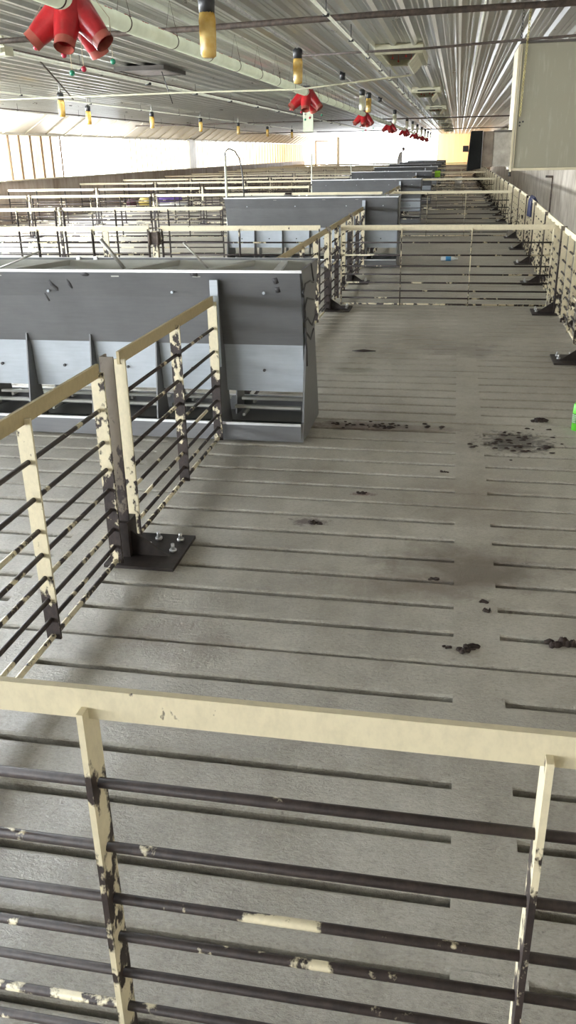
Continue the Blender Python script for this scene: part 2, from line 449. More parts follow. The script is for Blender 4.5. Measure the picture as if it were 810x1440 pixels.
# near gate, right below the camera
g = make_panel(2.30, [.16, .77, 1.435, 2.04], 'cream steel gate closest to the camera, crossing the bottom of the view', group=None)
place(g, -1.27, .966)
# left fence (running away from the camera)
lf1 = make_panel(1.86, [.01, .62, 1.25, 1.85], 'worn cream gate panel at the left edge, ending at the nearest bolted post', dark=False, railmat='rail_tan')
place(lf1, FX, 1.10, PI/2)
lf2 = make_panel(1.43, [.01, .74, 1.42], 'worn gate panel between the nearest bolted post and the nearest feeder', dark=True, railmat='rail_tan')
place(lf2, FX, 3.17, PI/2)
p0 = make_post('dark rusted angle-iron post on a bolted foot plate, nearest post on the left', side=1)
place(p0, FX+.005, 3.065)
proto_post_l = p0
G_LF = 'left fence panels along the aisle'
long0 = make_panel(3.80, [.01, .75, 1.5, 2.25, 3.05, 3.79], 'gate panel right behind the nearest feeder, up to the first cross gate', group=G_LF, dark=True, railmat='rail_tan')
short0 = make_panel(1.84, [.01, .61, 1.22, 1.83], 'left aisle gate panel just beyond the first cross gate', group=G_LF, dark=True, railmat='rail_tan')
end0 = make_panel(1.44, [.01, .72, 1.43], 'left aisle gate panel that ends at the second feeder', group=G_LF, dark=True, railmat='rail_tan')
first = {id(long0): 1, id(short0): 1, id(end0): 1}
def use(proto, x, y, rz, label=None, group=None):
    if first.get(id(proto)):
        first[id(proto)] = 0
        place(proto, x, y, rz)
        if label: proto['label'] = label
        if group: proto['group'] = group
        return proto
    return dup(proto, (x, y, 0), rz, label, group)
for k in range(7):
    o = PER*k
    lab = lambda s: s
    use(long0, FX, 5.30+o, PI/2, 'left aisle gate between the back of the %s feeder and the %s cross gate' % (ORD[k], ORD[k+1]), G_LF)
    use(short0, FX, 9.28+o, PI/2, 'left aisle gate just beyond the %s cross gate over the aisle' % ORD[k+1], G_LF)
    use(end0, FX, 11.33+o, PI/2, 'left aisle gate that ends at the front of the %s feeder' % ORD[k+1], G_LF)
    dup(p0, (FX+.005, 9.19+o, 0), 0, 'left aisle post on a bolted plate where the %s cross gate starts' % ORD[k+1], 'left aisle posts')
    dup(p0, (FX+.005, 11.23+o, 0), 0, 'left aisle post midway between the %s cross gate and the %s feeder' % (ORD[k+1], ORD[k+1]), 'left aisle posts')
# cross gates over the aisle
aisle0 = make_panel(2.22, [.01, .655, 1.386, 2.21], 'cross gate', rodmat='rod', group='cross gates over the aisle'); first[id(aisle0)] = 1
for k in range(7):
    use(aisle0, FX+.10, 9.45+PER*k, 0, 'cream-railed cross gate over the aisle, %s from the camera' % ORD[k+1], 'cross gates over the aisle')

# right fence
rseg = [4.95, 6.95, 9.15, 11.28, 13.36, 15.42, 17.47]
while rseg[-1] < 64: rseg.append(rseg[-1]+2.045)
def rx(y): return RX + .12*min(1, max(0, (y-9)/7))
G_RF = 'right fence panels along the aisle'
rp0 = make_panel(1.96, [.01, .49, .98, 1.46, 1.95], 'right panel', group=G_RF, clean=True); first[id(rp0)] = 1
rpost = make_post('right post', side=-1); first[id(rpost)] = 1
nr = 0
for i in range(len(rseg)-1):
    ya, yb = rseg[i]+.06, rseg[i+1]-.06
    xa, xb = rx(ya), rx(yb)
    ang = math.atan2(yb-ya, xb-xa)
    L = math.hypot(yb-ya, xb-xa)
    d = i-1
    lb = ('nearest cream gate panel of the right fence, at the right edge of the view' if i == 0 else
          'cream gate panel of the right fence, %s from the camera' % ORD[i] if i < 16 else 'tiny distant cream gate panel of the right fence near the far end wall')
    q = use(rp0, xa, ya, ang, lb, G_RF); q.scale = (L/1.96, 1, 1)
    if i >= 1:
        lb = ('right fence post on a dark bolted foot plate, %s from the camera' % ORD[i-1]) if i < 16 else 'tiny distant post of the right fence near the far end wall'
        use(rpost, rx(rseg[i])-.01, rseg[i], 0, lb, 'right fence posts')
# bent cream rail stub sticking out of the nearest right panel
tag(MB().tube([(1.06, 7.02, .715), (.97, 6.98, .715)], .018, 10).tube([(.972, 6.98, .715), (.965, 6.978, .715)], .020, 10).build('gate_latch', M['rail']), 'short cream latch stub sticking out at the right edge of the view', 'latch')

# rows across the left pens
G_LP = 'gate panels crossing the left pens'
lp = {}
def lpanel(x0, x1, y, label):
    L = round(x0-x1, 2)
    if L not in lp:
        nb = max(2, round(L/.75)); bars = [.01 + (L-.02)*i/nb for i in range(nb+1)]
        lp[L] = make_panel(L, bars, 'left pen gate', group=G_LP, pen=True); first[id(lp[L])] = 1
    use(lp[L], x1, y, 0, label, G_LP)
SEC = ['first section', 'second section', 'third section', 'fourth section']
def make_pen_post(label):
    t = thing('fence_post', label, 'post')
    MB().box(-.018, -.018, .01, .018, .018, .86).build('tube', M['bar_dark'], t)
    MB().box(-.03, -.03, .01, .03, .03, .14).build('socket', M['dark'], t)
    MB().box(-.16, -.12, 0, .16, .12, .013).build('foot_plate', M['dark'], t)
    for bx, by in ((-.12, -.08), (.12, -.08), (-.12, .08), (.12, .08)):
        MB().tube([(bx, by, .012), (bx, by, .035)], .010, 6).build('anchor_bolt', M['bolt'], t)
    return t
lpost0 = make_pen_post('left pens post'); first[id(lpost0)] = 1
hpost = None
row = 0
for k in range(7):
    for kind in (0, 1):
        if kind == 0: y = 9.45+PER*k; spans = [(-1.42, -3.22), (-3.36, -6.05), (-6.17, -8.80), (-8.92, -11.25)]; posts = [-6.11, -8.86]
        else: y = 13.10+PER*k; spans = [(-3.46, -6.05), (-6.17, -8.80), (-8.92, -11.25)]; posts = [-6.11, -8.86]
        where = ['nearest the aisle', 'beside it', 'third along', 'at the left wall'] if kind == 0 else ['starting at the feeder end', 'in the middle', 'at the left wall']
        for (a, b), w in zip(spans, where):
            lpanel(a, b, y, 'gate in the %s row across the left pens, section %s' % (ORD[row], w))
        for px, w in zip(posts, ('nearer the feeders', 'nearer the left wall')):
            use(lpost0, px, y, -PI/2, 'dark footed post in the %s left pen gate row, %s' % (ORD[row], w), 'left pen posts')
        row += 1
# wide cream hinge post with its rusty hinge block in the first row
hp = thing('hinge_post', 'wide cream post with a rusty hinge block in the nearest left pen gate row', 'post', (-3.29, 9.45, 0))
MB().box(-.03, -.03, 0, .03, .03, .80).build('post', M['bar'], hp)
MB().box(-.075, -.05, .66, .075, -.031, .79).tube([(-.05, -.06, .65), (-.05, -.06, .80)], .016).tube([(.05, -.06, .65), (.05, -.06, .80)], .016).build('hinge_block', M['rusty'], hp)
hp2 = thing('wide_upright', 'wide cream upright behind the nearest feeder, left of the hinge post', 'post', (-3.86, 9.40, 0))
MB().box(-.035, -.012, 0, .035, .012, .80).build('flat_bar', M['bar'], hp2)
MB().box(-.035, .012, 0, -.02, .05, .80).build('angle_leg', M['rusty'], hp2)

# ------------------------------------------------------------------ feeders
FL = -3.36; FR = -.80
def make_feeder(label, detailed=True):
    t = thing('hog_feeder', label, 'feeder', group='steel feeders in a line beside the aisle')
    # local: x same as world, y=0 at the centre (4.93)
    top = .29; ws = .15; bs = .30
    th = .012
    # end panels (hourglass outline)
    prof = [(-top, .985), (-ws-.012, .735), (-ws, .60), (-bs, .01), (bs, .01), (ws, .60), (ws+.012, .735), (top, .985)]
    for x0 in (FR-th, FL):
        MB().prism(prof, x0, x0+th, 'x').build('end_panel', M['steel'], t)
    for s in (-1, 1):
        # sloped hopper side, outer sheet
        y1, y2 = s*(top), s*(ws+.05)
        nm = MB()
        nm.prism([(s*top, .985), (s*(top-.045), .83), (s*(ws+.035), .555), (s*(ws+.023), .555), (s*(top-.057), .83), (s*(top-.012), .985)], FL+th, FR-th, 'x')
        nm.build('hopper_side', M['steel'], t)
        MB().box(FL, min(s*top, s*(top+.012)), .972, FR, max(s*top, s*(top+.012)), .986).build('top_lip', M['rim'], t)
        # inner chute
        MB().prism([(s*(top-.02), .975), (s*.03, .60), (s*.02, .60), (s*(top-.03), .975)], FL+th, FR-th, 'x').build('hopper_inside', M['steel_in'], t)
        # trough
        MB().prism([(s*bs, 0.01), (s*bs, .115), (s*(bs-.02), .115), (s*(bs-.05), .035), (s*.02, .035), (s*.02, .01)], FL+th, FR-th, 'x').build('trough', M['steel'], t)
        MB().box(FL+th, min(s*bs, s*(bs+.012)), .108, FR-th, max(s*bs, s*(bs+.012)), .122).build('trough_rim', M['rim'], t)
    FINX = [-2.93, -2.51, -2.10, -1.69, -1.29]
    edges = [FL+th] + FINX + [FR-th]
    for x in FINX:
        tall = (x == -1.29)
        for s in (-1, 1):
            zt = .93 if (tall and s < 0) else .60
            if tall and s < 0:
                pf = [(s*(top+.005), .93), (s*(top-.01), .93), (s*(ws), .56), (s*.06, .12), (s*.06, .04), (s*(bs+.02), .02), (s*(bs+.02), .20), (s*(top+.005), .60)]
                pf = [(s*.06,.06), (s*(bs),.02), (s*(bs),.93), (s*(top-.02),.93), (s*(ws+.02),.56)]
            else:
                pf = [(s*.06, .06), (s*(bs), .04), (s*(bs-.02), .14), (s*(ws+.055), .60), (s*(ws+.035), .60), (s*(ws+.02), .55)]
            MB().prism(pf, x-.004, x+.004, 'x').build('divider', M['steel'], t)
            MB().box(x-.010, min(s*(bs-.01), s*(bs+.0)) , .04, x+.010, max(s*(bs-.01), s*(bs+.0)), .14).build('divider_edge', M['rim'], t) if False else None
    if True:
        MB().box(-1.315, -.316, .45, -1.270, -.300, .935).build('fence_bracket', M['steel_lite'], t)
    for i in range(len(edges)-1):
        a, b = edges[i]+.006, edges[i+1]-.006
        for s in (-1, 1):
            MB().prism([(s*(ws+.02), .555), (s*(ws-.005), .27), (s*(ws-.013), .27), (s*(ws+.012), .555)], a, b, 'x').build('flow_panel', M['steel_lite'], t)
            MB().tube([((a+b)/2, s*(ws+.008), .40), ((a+b)/2, s*(ws+.018), .40)], .009, 6).build('panel_bolt', M['smear'], t)
            MB().box(a+.03, min(s*.08, s*.11), .15, b-.03, max(s*.08, s*.11), .165).box(a+.1, min(s*.08,s*.2), .13, a+.115, max(s*.08,s*.2), .145).build('feed_lever', M['steel_in'], t)
    for x in (-3.02, -2.30, -1.55, -1.02):
        for z, y in ((.86, -.262),):
            MB().tube([(x, y, z), (x, y-.010, z)], .008, 8).build('hopper_bolt', M['steel_lite'], t)
    # braces across the open top
    for x in (-2.62, -1.90, -1.42):
        MB().prism([(x, -top+.01), (x+.045, -top+.01), (x+.245, top-.02), (x+.20, top-.02)], .945, .975, 'z').build('cross_brace', M['steel_in'], t)
    MB().prism([(-.97, -top+.01), (-.93, -top+.01), (-.98, top-.02), (-1.02, top-.02)], .958, .974, 'z').build('cross_brace', M['rim'], t)
    for x in (-2.33, -2.215):
        MB().box(x-.012, top-.03, .90, x+.012, top-.012, .995).build('rim_clip', M['rim'], t)
    return t
feeders = []
f0 = make_feeder('nearest long grey steel hog feeder with open hopper, left of the aisle'); f0.location = (0, 4.93, 0)
for k in range(1, 8):
    dup(f0, (0, 4.93+PER*k, 0), 0, 'grey steel hog feeder, %s from the camera beside the aisle' % ORD[k])
# marks that only the nearest feeder shows: smears on the face, weld drips on the end panel
def blob(pts, y, r, nm, parent):
    m = MB(); m.tube([(a, y, b) for a, b in pts], r, 6); o = m.build(nm, M['smear'], parent); o.scale = (1, 1, 1); return o
def slope_y(z):   # front surface of the hopper in feeder-local y
    return -.29 + (.985-z)*.29 if z > .83 else -.245 + (.83-z)*.218
def smear(pts, r):
    m = MB()
    q = [(a, slope_y(b)+r*.55, b) for a, b in pts]
    m.tube(q, [r*.5]+[r]*(len(q)-2)+[r*.4] if len(q) > 2 else r, 6)
    m.build('smear', M['smear'], f0)
smear([(-2.29, .935), (-2.275, .90), (-2.25, .875), (-2.245, .85)], .017)
smear([(-2.175, .935), (-2.165, .90), (-2.145, .865)], .016)
smear([(-2.335, .845), (-2.315, .80)], .009)
smear([(-2.09, .958), (-2.05, .962), (-2.02, .955)], .018)
smear([(-1.43, .965), (-1.39, .962)], .016)
smear([(-.955, .945), (-.945, .915)], .018); smear([(-.945, .895), (-.94, .865)], .017)
def drip(pts):
    MB().tube([(FR+.001, a, b) for a, b in pts], .006, 6).build('weld_drip', M['smear'], f0)
drip([(-.27, .86), (-.19, .90), (-.02, .895), (.10, .87)])
drip([(-.255, .75), (-.14, .815), (-.06, .80), (.10, .77)])
drip([(-.235, .70), (-.12, .70), (-.02, .655), (.05, .63), (.16, .67)])
drip([(-.26, .84), (-.27, .80), (-.24, .70)])
drip([(.02, .985), (.10, .88)])
drip([(-.20, .66), (-.165, .55), (-.155, .43)])
drip([(-.15, .62), (-.02, .56), (.09, .60)])
# agitator / adjustment rods leaning out of the nearest hopper
def rodthing(a, b, label, r=.008):
    o = MB().tube([a, b], r, 8).build('adjustment_rod', M['grey_pipe']); tag(o, label, 'rod'); return o
rodthing((-2.03, 4.86, 1.13), (-1.90, 4.92, .93), 'steel rod leaning out of the nearest feeder, left of the hinge post', .011)
rodthing((-1.53, 4.87, 1.11), (-1.36, 4.95, .90), 'thin dark rod leaning out of the nearest feeder near its right half', .006)
rodthing((-2.42, 4.86, 1.06), (-2.80, 4.90, .93), 'thin rod leaning low out of the nearest feeder at the left edge', .006)

# stand pipes with black hoses at the left end of the feeders
def standpipe(k):
    y = 4.93+PER*k+.12; x = FL-.06
    t = thing('water_standpipe', ('white water pipe with an arching black hose at the left end of the %s feeder' if k == 1 else 'upright water pipe at the left end of the %s feeder') % ORD[k], 'water pipe', (x, y, 0), 0, 'water standpipes')
    MB().tube([(0,0,0), (0,0,1.56)], .018, 10).build('pipe', M['pvc_white'], t)
    pts = []
    for i in range(15):
        a = PI*i/14
        if i <= 7: pts.append((.075-.075*math.cos(a), 0, 1.56+.09*math.sin(a)))
    pts += [(.15,0,1.62),(.21,0,1.53),(.245,0,1.40),(.262,0,1.25),(.268,0,1.10),(.27,0,.98)] if k == 1 else []
    if k == 1: MB().tube(pts, .010, 8).build('hose', M['black'], t)
    MB().box(-.03,-.03,.85,.06,.03,.89).build('clamp', M['dark'], t)
    return t
for k in (1, 2, 3, 4, 5): standpipe(k)

# ------------------------------------------------------------------ ceiling services
def pipe(name, pts, r, mat, label, cat='pipe', seg=10, group=None):
    return tag(MB().tube(pts, r, seg).build(name, mat), label, cat, group)
# feed line
t = thing('feed_pipe', 'thick pale green plastic feed pipe hanging under the ceiling above the feeders', 'pipe', (-2.2, 0, 2.375))
MB().tube([(0, YB+.1, 0), (0, YE-.1, .0)], .052, 20).build('pipe', M['pvc'], t)
y = 5.0; hm = MB()
while y < 66:
    MB().tube([(0, y, 0), (0, y+.012, 0)], .0555, 20).build('strap', M['rusty'], t) if y < 30 else None
    if y < 36: MB().tube([(-.054, y, 0), (0, y, .27), (.054, y, 0)], .0025, 5).build('hanger_wire', M['rusty'], t)
    y += 1.02
rm = MB()
for y in [4.6+.34*i for i in range(40)]:
    for d in (0, .05, .09): rm.box(.030, y+d, .038, .034, y+d+.028, .0445)
rm.build('printed_marks', M['redpink'], t)
# drops: red funnels
def make_drop():
    t = thing('feed_drop', 'drop', 'feed drop')
    MB().tube([(0, -.10, 0), (0, .10, 0)], .062, 20).build('saddle', M['red'], t)
    MB().box(-.045, -.07, .05, .045, .07, .085).build('clip', M['black'], t)
    fn = [(-.19, -.10, -.17), (.0, -.15, -.20), (.17, -.05, -.18), (.07, .13, -.21)]
    for i, (dx, dy, dz) in enumerate(fn):
        a = Vector((dx*.15, dy*.3, -.02)); b = Vector((dx, dy, dz)); m_ = a.lerp(b, .55) + Vector((0, 0, .0))
        MB().tube([a, m_, b], [.088, .074, .060], 16, caps=False).tube([b, m_, a], [.054, .068, .080], 16, caps=False).build('funnel', M['red'], t)
        c = b + (b-a).normalized()*.045
        MB().tube([b, c], .058, 16, caps=False).tube([c, b], .053, 16, caps=False).build('funnel_mouth', M['redpink'], t)
    cords = [(-.235, -.03, -.215, 'redball'), (-.09, .02, -.255, 'redball'), (-.02, -.05, -.355, 'greenball'), (.045, -.03, -.335, 'redball'), (.215, .0, -.30, 'greenball')]
    for x, y, z, mt in cords:
        c = MB().tube([(x*.6, y, .03), (x, y, -.08), (x, y, z)], .0022, 5).build('pull_cord', M['cord'], t)
        MB().ball((x, y, z), .016, .016, .016, 10, 6).build('ball', M[mt], c)
    return t
d0 = make_drop(); d0.location = (-2.2, 5.2, 2.375)
d0['label'] = 'red plastic feed drop with funnels and coloured pull balls, nearest, at the top left corner'; d0['group'] = 'red feed drops'
for k in range(1, 8):
    dup(d0, (-2.2, 5.2+PER*k, 2.375), 0, 'red plastic feed drop on the green pipe, %s from the camera' % ORD[k])
# light rail with jar lights
pipe('light_conduit', [(-1.75, YB+.1, 2.61), (-1.75, YE-.2, 2.61)], .013, M['grey_pipe'], 'thin grey conduit carrying the row of jar lights under the ceiling', 'conduit', 8)
def make_jar(mat, nm='jar_light'):
    t = thing(nm, 'jar', 'lamp')
    MB().tube([(0,0,0), (0,0,-.02), (0,0,-.11)], [.030, .052, .046], 14).build('socket', M['black'], t)
    MB().tube([(0,0,-.10), (0,0,-.14), (0,0,-.29), (0,0,-.335), (0,0,-.345)], [.046, .053, .050, .046, .03], 16).build('jar', M[mat], t)
    return t
ja = make_jar('amber'); jb = make_jar('palejar')
first[id(ja)] = 1; first[id(jb)] = 1
G_J = 'jar lights above the feeders'
use(ja, -1.75, 10.05, 0, 'amber jar light hanging by itself beyond the rusty cross pipe', G_J).location.z = 2.605
o = use(ja, -1.78, 6.55, 0, 'amber jar light cut by the top edge of the view', G_J); o.location.z = 2.60; o.scale = (1.15, 1.15, 1.15)
use(jb, -1.75, 16.7, 0, 'pale jar light before the third drop, left of the close pair', G_J).location.z = 2.6
use(ja, -1.72, 17.6, 0, 'amber jar light before the third drop, right of the close pair', G_J).location.z = 2.6
for i, y in enumerate((25.2, 31.2, 35.0, 39.0, 43.5, 48.0, 52.5, 57.0)):
    use(jb, -1.75, y, 0, 'pale jar light farther down the row, %s one beyond the close pair' % ORD[i], G_J).location.z = 2.6
t = MB().tube([(-1.70,13.5,2.64),(-1.70,13.5,2.53)], .04, 10).build('junction_box', M['black']); tag(t, 'small black empty lamp socket between the single amber light and the close pair', 'lamp socket')
t = MB().tube([(-1.70,19.9,2.64),(-1.70,19.9,2.55)], .045, 10).build('junction_box', M['black']); tag(t, 'small black box on the conduit beyond the close pair of jar lights', 'junction box')
# left lights
G_JL = 'small jar lights over the left pens'
jl = make_jar('amber'); first[id(jl)] = 1
for i, (x, y, w) in enumerate(((-7.13, 17.1, 'amber jar light over the left pens, second from the left'), (-6.1, 13.6, 'jar light at the end of the slanting rod, leftmost over the pens'),
                (-6.9, 20.2, 'jar light over the left pens, third from the left'), (-6.9, 24.2, 'jar light over the left pens, fourth from the left'), (-6.9, 28.5, 'jar light over the left pens, fifth from the left'), (-6.9, 33, 'jar light over the left pens, sixth from the left'), (-6.9, 38, 'jar light over the left pens, seventh from the left'))):
    use(jl, x, y, 0, w, G_JL).location.z = 2.5
    tag(MB().tube([(x, y, 2.49), (x, y, 2.645)], .012, 6).build('hanger_pipe', M['grey_pipe']), 'short hanger pipe above the %s jar light over the left pens' % ORD[i], 'hanger') 
# transverse pipes
pipe('rusty_pipe', [(-11.0, 8.9, 2.56), (-4.18, 8.12, 2.56), (-2.22, 7.91, 2.56), (-.69, 7.6, 2.56), (XR, 7.35, 2.56)], .024, M['rusty'], 'rusted brown pipe crossing under the ceiling nearest the camera', group=None)
pipe('rusty_pipe', [(-1.75, 10.35, 2.56), (-.39, 10.04, 2.55), (.55, 9.63, 2.55), (XR, 8.9, 2.54)], .012, M['rusty'], 'thin dark rod crossing the ceiling behind the rusted pipe')
pipe('water_pipe', [(-9.5, 12.3, 2.32), (-6.04, 11.6, 2.30), (-3.51, 11.4, 2.30), (-2.0, 11.5, 2.30), (-.6, 11.3, 2.40)], .011, M['inlet'], 'thin cream water pipe crossing behind the thick green pipe')
for i, y in enumerate((30.0, 45.0)):
    pipe('rusty_pipe', [(XL+.3, y, 2.52), (XR, y-.6, 2.52)], .02, M['rusty'], 'dark rod crossing the ceiling, %s one beyond the air inlets' % ORD[i+1])
# lengthwise pipes
def lpipe(x, z, r, mat, label, clip=True, y0=YB+.2, y1=YE-.3, step=1.6):
    t = thing('service_pipe', label, 'pipe', (x, 0, z))
    MB().tube([(0, y0, 0), (0, y1, 0)], r, 8).build('pipe', M[mat], t)
    if clip:
        y = 5.5; i = 0
        while y < 34 and i < 30:
            MB().tube([(0, y, -r*1.5), (0, y, .0)], r*2.1, 8).tube([(0, y, 0), (0, y, ZC-z-.005)], .004, 5).build('hanger_clip', M['black'], t)
            y += step; i += 1
    return t
lpipe(-1.02, 2.515, .012, 'pvc_white', 'cream water line with black hanger clips right of the jar lights')
lpipe(-1.12, 2.60, .007, 'rusty', 'thin dark cable beside the cream water line', False)
lpipe(-4.25, 2.50, .020, 'pvc_white', 'cream pipe with black clips along the ceiling left of the green feed pipe', step=2.3)
lpipe(-4.55, 2.60, .008, 'rusty', 'thin dark line beside the cream pipe over the left pens', False)
lpipe(-6.9, 2.51, .014, 'pvc_white', 'pale pipe running along the ceiling over the far left pens', step=2.8)
lpipe(-9.0, 2.50, .012, 'rusty', 'dark pipe along the ceiling nearest the left wall', step=3.1)
lpipe(.14, 2.61, .007, 'pvc_white', 'thin wavy cream cable down the middle of the ceiling above the aisle', False)
# slanting rods hanging at the left
tag(MB().tube([(-4.35, 9.3, 2.50), (-5.2, 12.0, 2.30)], .010, 6).build('slanting_rod', M['rusty']), 'dark slanting rod hanging from the cream pipe at the upper left', 'rod')
tag(MB().box(-4.34, 8.25, 2.46, -4.20, 8.42, 2.54).box(-4.29, 8.32, 2.54, -4.25, 8.36, ZC).build('pipe_bracket', M['inlet']), 'pale bracket block under the rusted pipe at the left edge', 'bracket')

# ceiling air inlets
def make_inlet():
    t = thing('air_inlet', 'inlet', 'air inlet')
    m = MB(); m.box(-.26, 0, -.10, .26, .05, 0); m.build('front_frame', M['inlet'], t)
    MB().box(.20, .05, -.10, .26, 1.45, 0).build('side_frame', M['inlet'], t)
    MB().box(-.26, .05, -.10, -.20, 1.45, 0).build('side_frame', M['inlet'], t)
    MB().box(-.26, 1.45, -.10, .26, 1.50, 0).build('rear_frame', M['inlet'], t)
    MB().box(-.15, -.004, -.075, .17, .002, -.055).build('slot', M['black'], t)
    MB().box(-.20, .05, -.03, .20, 1.45, -.02).build('panel', M['inlet_panel'], t)
    for s in (-1, 1):
        MB().prism([(s*.20, -.10), (s*.11, -.20), (s*.095, -.195), (s*.185, -.09)], .08, 1.40, 'y').build('flap', M['inlet'], t)
    for x, y in ((-.10, .5), (.06, .35), (.10, .75), (-.06, .9)):
        MB().tube([(x, y, -.02), (x, y, -.09)], .0025, 5).ball((x, y, -.095), .012).build('pull_knob', M['reddot'], t)
    return t
i0 = make_inlet(); i0.location = (-.70, 10.4, ZC-.005)
i0['label'] = 'cream ceiling air inlet with hanging flaps, nearest one above the aisle'; i0['group'] = 'ceiling air inlets above the aisle'
for k in range(1, 7):
    dup(i0, (-.66+.01*k, 10.4+6.9*k, ZC-.005), 0, 'cream ceiling air inlet above the aisle, %s from the camera' % ORD[k])
t = thing('air_inlet', 'dark ceiling air inlet with a hanging pull rod, over the left pens', 'air inlet', (-4.02, 11.4, ZC-.03))
MB().box(-.33, 0, -.05, .33, .04, 0).box(-.33, .9, -.05, .33, .94, 0).box(-.33, .04, -.05, -.29, .9, 0).box(.29, .04, -.05, .33, .9, 0).build('frame', M['inlet_dark'], t)
MB().box(-.29, .04, -.04, .29, .9, -.03).build('panel', M['inlet_panel'], t)
MB().tube([(.17, .4, -.04), (.29, .4, -.42)], .006, 6).build('pull_rod', M['black'], t)
# pale hanging board below the second drop
t = thing('hanging_board', 'pale green board hanging below the second red drop', 'board', (-3.27, 20.0, 2.0))
MB().box(-.11, 0, 0, .11, .03, .40).build('board', M['pvc'], t)
MB().tube([(0, .015, .40), (0, .015, .62)], .008, 6).build('hanger', M['grey_pipe'], t)
for x, z in ((-.06, .35), (.05, .28)): MB().tube([(x, -.01, z), (x, .0, z)], .018, 8).build('knob', M['black'], t)

# ------------------------------------------------------------------ hanging heater
t = thing('hanging_heater', 'large beige sheet-metal heater cabinet hanging at the upper right with a black air mouth', 'heater', (.455, 8.0, 1.42))
MB().box(0, 0, .0, 1.05, .80, .94).build('cabinet', M['cab'], t, .006)
MB().box(-.012, .012, .0, -.001, .79, .935).build('side_panel', M['cab_side'], t)
MB().box(-.004, -.012, -.02, 1.06, .82, .0).build('bottom_flange', M['cab_side'], t)
MB().box(-.006, -.02, .94, 1.06, .82, .955).build('top_flange', M['inlet_dark'], t)
MB().box(-.022, -.02, -.03, -.008, -.006, .93).box(.004, -.012, 0, .012, -.004, .93).build('corner_rail', M['cab_side'], t)
MB().tube([(-.015, -.013, -.03), (-.015, -.013, -.065)], .012, 8).build('foot_tip', M['black'], t)
MB().box(-.165, .08, .015, -.014, .62, .29).build('fan_housing', M['fan_grey'], t)
MB().box(-.258, .075, .01, -.166, .625, .295).build('fan_collar', M['fan_brown'], t)
mo = MB(); mo.prism([(-.26, .0), (-.375, -.02), (-.355, .30), (-.26, .30)], .06, .64, 'y'); mo.build('air_mouth', plain('matte_black_rubber', (.012,.012,.011), 1.0, 0, .05), t)
MB().box(-.262, .07, .005, -.255, .075, .30).build('seam', M['rim'], t)
MB().box(-.42, .2, .135, -.37, .3, .185).build('sensor', M['dark'], t)
MB().box(-.166, .07, .285, -.014, .63, .30).build('housing_lid', M['inlet_dark'], t)
for x, z in ((.035, .355), (.035, .33), (.06, .36)): MB().tube([(x, 0, z), (x, -.008, z)], .008, 8).build('screw', M['black'], t)
def chain(pts, mat, link=.030):
    m = MB(); a, b = Vector(pts[0]), Vector(pts[1]); L = (b-a).length; n = int(L/(link*.8))
    d = (b-a).normalized(); u = d.orthogonal().normalized(); w = d.cross(u)
    for i in range(n):
        c = a + d*(i+.5)*(L/n); s = u if i % 2 else w
        ring = [c + d*math.cos(2*PI*q/10)*link*.5 + s*math.sin(2*PI*q/10)*link*.28 for q in range(11)]
        m.tube(ring, link*.09, 5, False)
    return m
chain([(.05, -.02, 1.225), (.03, -.03, .40)], 'chain').build('brass_chain', M['chain'], t)
chain([(.0, .03, 1.225), (-.005, .03, .96)], 'chain_dark').build('dark_chain', M['chain_dark'], t)
chain([(1.0, .4, 1.225), (1.0, .4, .96)], 'chain_dark').build('dark_chain', M['chain_dark'], t)

# ------------------------------------------------------------------ small things
t = thing('steel_rod', 'thin dark rod with a bent top standing by the right wall', 'rod', (1.62, 16.2, 0))
MB().tube([(0, 0, 0), (0, 0, 1.12)], .014, 8).build('shaft', M['rusty'], t)
MB().tube([(.01, 0, 1.12), (-.12, 0, 1.125)], .018, 8).build('handle', M['rusty'], t)

t = thing('marking_can', 'bright green spray can with white lettering standing at the right edge', 'spray can', (.797, 5.12, 0))
gm = plain('green_can_paint', (.10, .52, .03), .35, var=.15); gd = plain('dark_green_band', (.02, .16, .02), .4); wm = plain('white_plastic', (.85, .85, .82), .4, var=.05)
MB().tube([(0,0,0), (0,0,.155), (0,0,.17)], [.034, .034, .022], 24).build('can', gm, t)
MB().tube([(0,0,.045), (0,0,.105)], .0345, 24).build('label_band', gd, t)
lm = MB()
for i in range(5):
    a = PI + .25 + .02*i
    for j, an in enumerate((PI+.1, PI+.45, PI+.8, PI+1.15)):
        z = .05+.011*i
        lm.tube([(.0352*math.cos(an), .0352*math.sin(an), z), (.0352*math.cos(an+.22), .0352*math.sin(an+.22), z+.004)], .002, 5)
lm.build('lettering', wm, t)
MB().tube([(0,0,.17), (0,0,.20)], .020, 16).build('cap', wm, t)

t = thing('water_bottle', 'clear water bottle with a blue label lying on the slats past the first cross gate', 'bottle', (-.06, 13.7, .034))
gl = plain('clear_bottle_plastic', (.80, .84, .86), .15, var=.05); bl = plain('blue_label', (.06, .35, .70), .5)
MB().tube([(-.12,0,0), (-.11,0,0), (.06,0,0), (.10,0,0), (.125,0,0)], [.026, .032, .032, .016, .013], 16).build('bottle', gl, t)
MB().tube([(-.045,0,0), (.035,0,0)], .033, 16).build('bottle_label', bl, t)
MB().tube([(.125,0,0), (.142,0,0)], .015, 12).build('cap', wm, t)

t = thing('bucket_stack', 'small stack of white buckets on the slats far down the aisle', 'bucket', (.06, 41.8, 0))
MB().tube([(0,0,0), (0,0,.30)], [.14, .165], 20).build('lower_bucket', wm, t)
MB().tube([(0,0,.30), (0,0,.38)], [.165, .17], 20).build('middle_bucket', wm, t)
MB().tube([(0,0,.38), (0,0,.47)], [.168, .175], 20).build('upper_bucket', wm, t)
MB().tube([(0,0,.27), (0,0,.29)], .172, 20).build('rim', M['rim'], t)

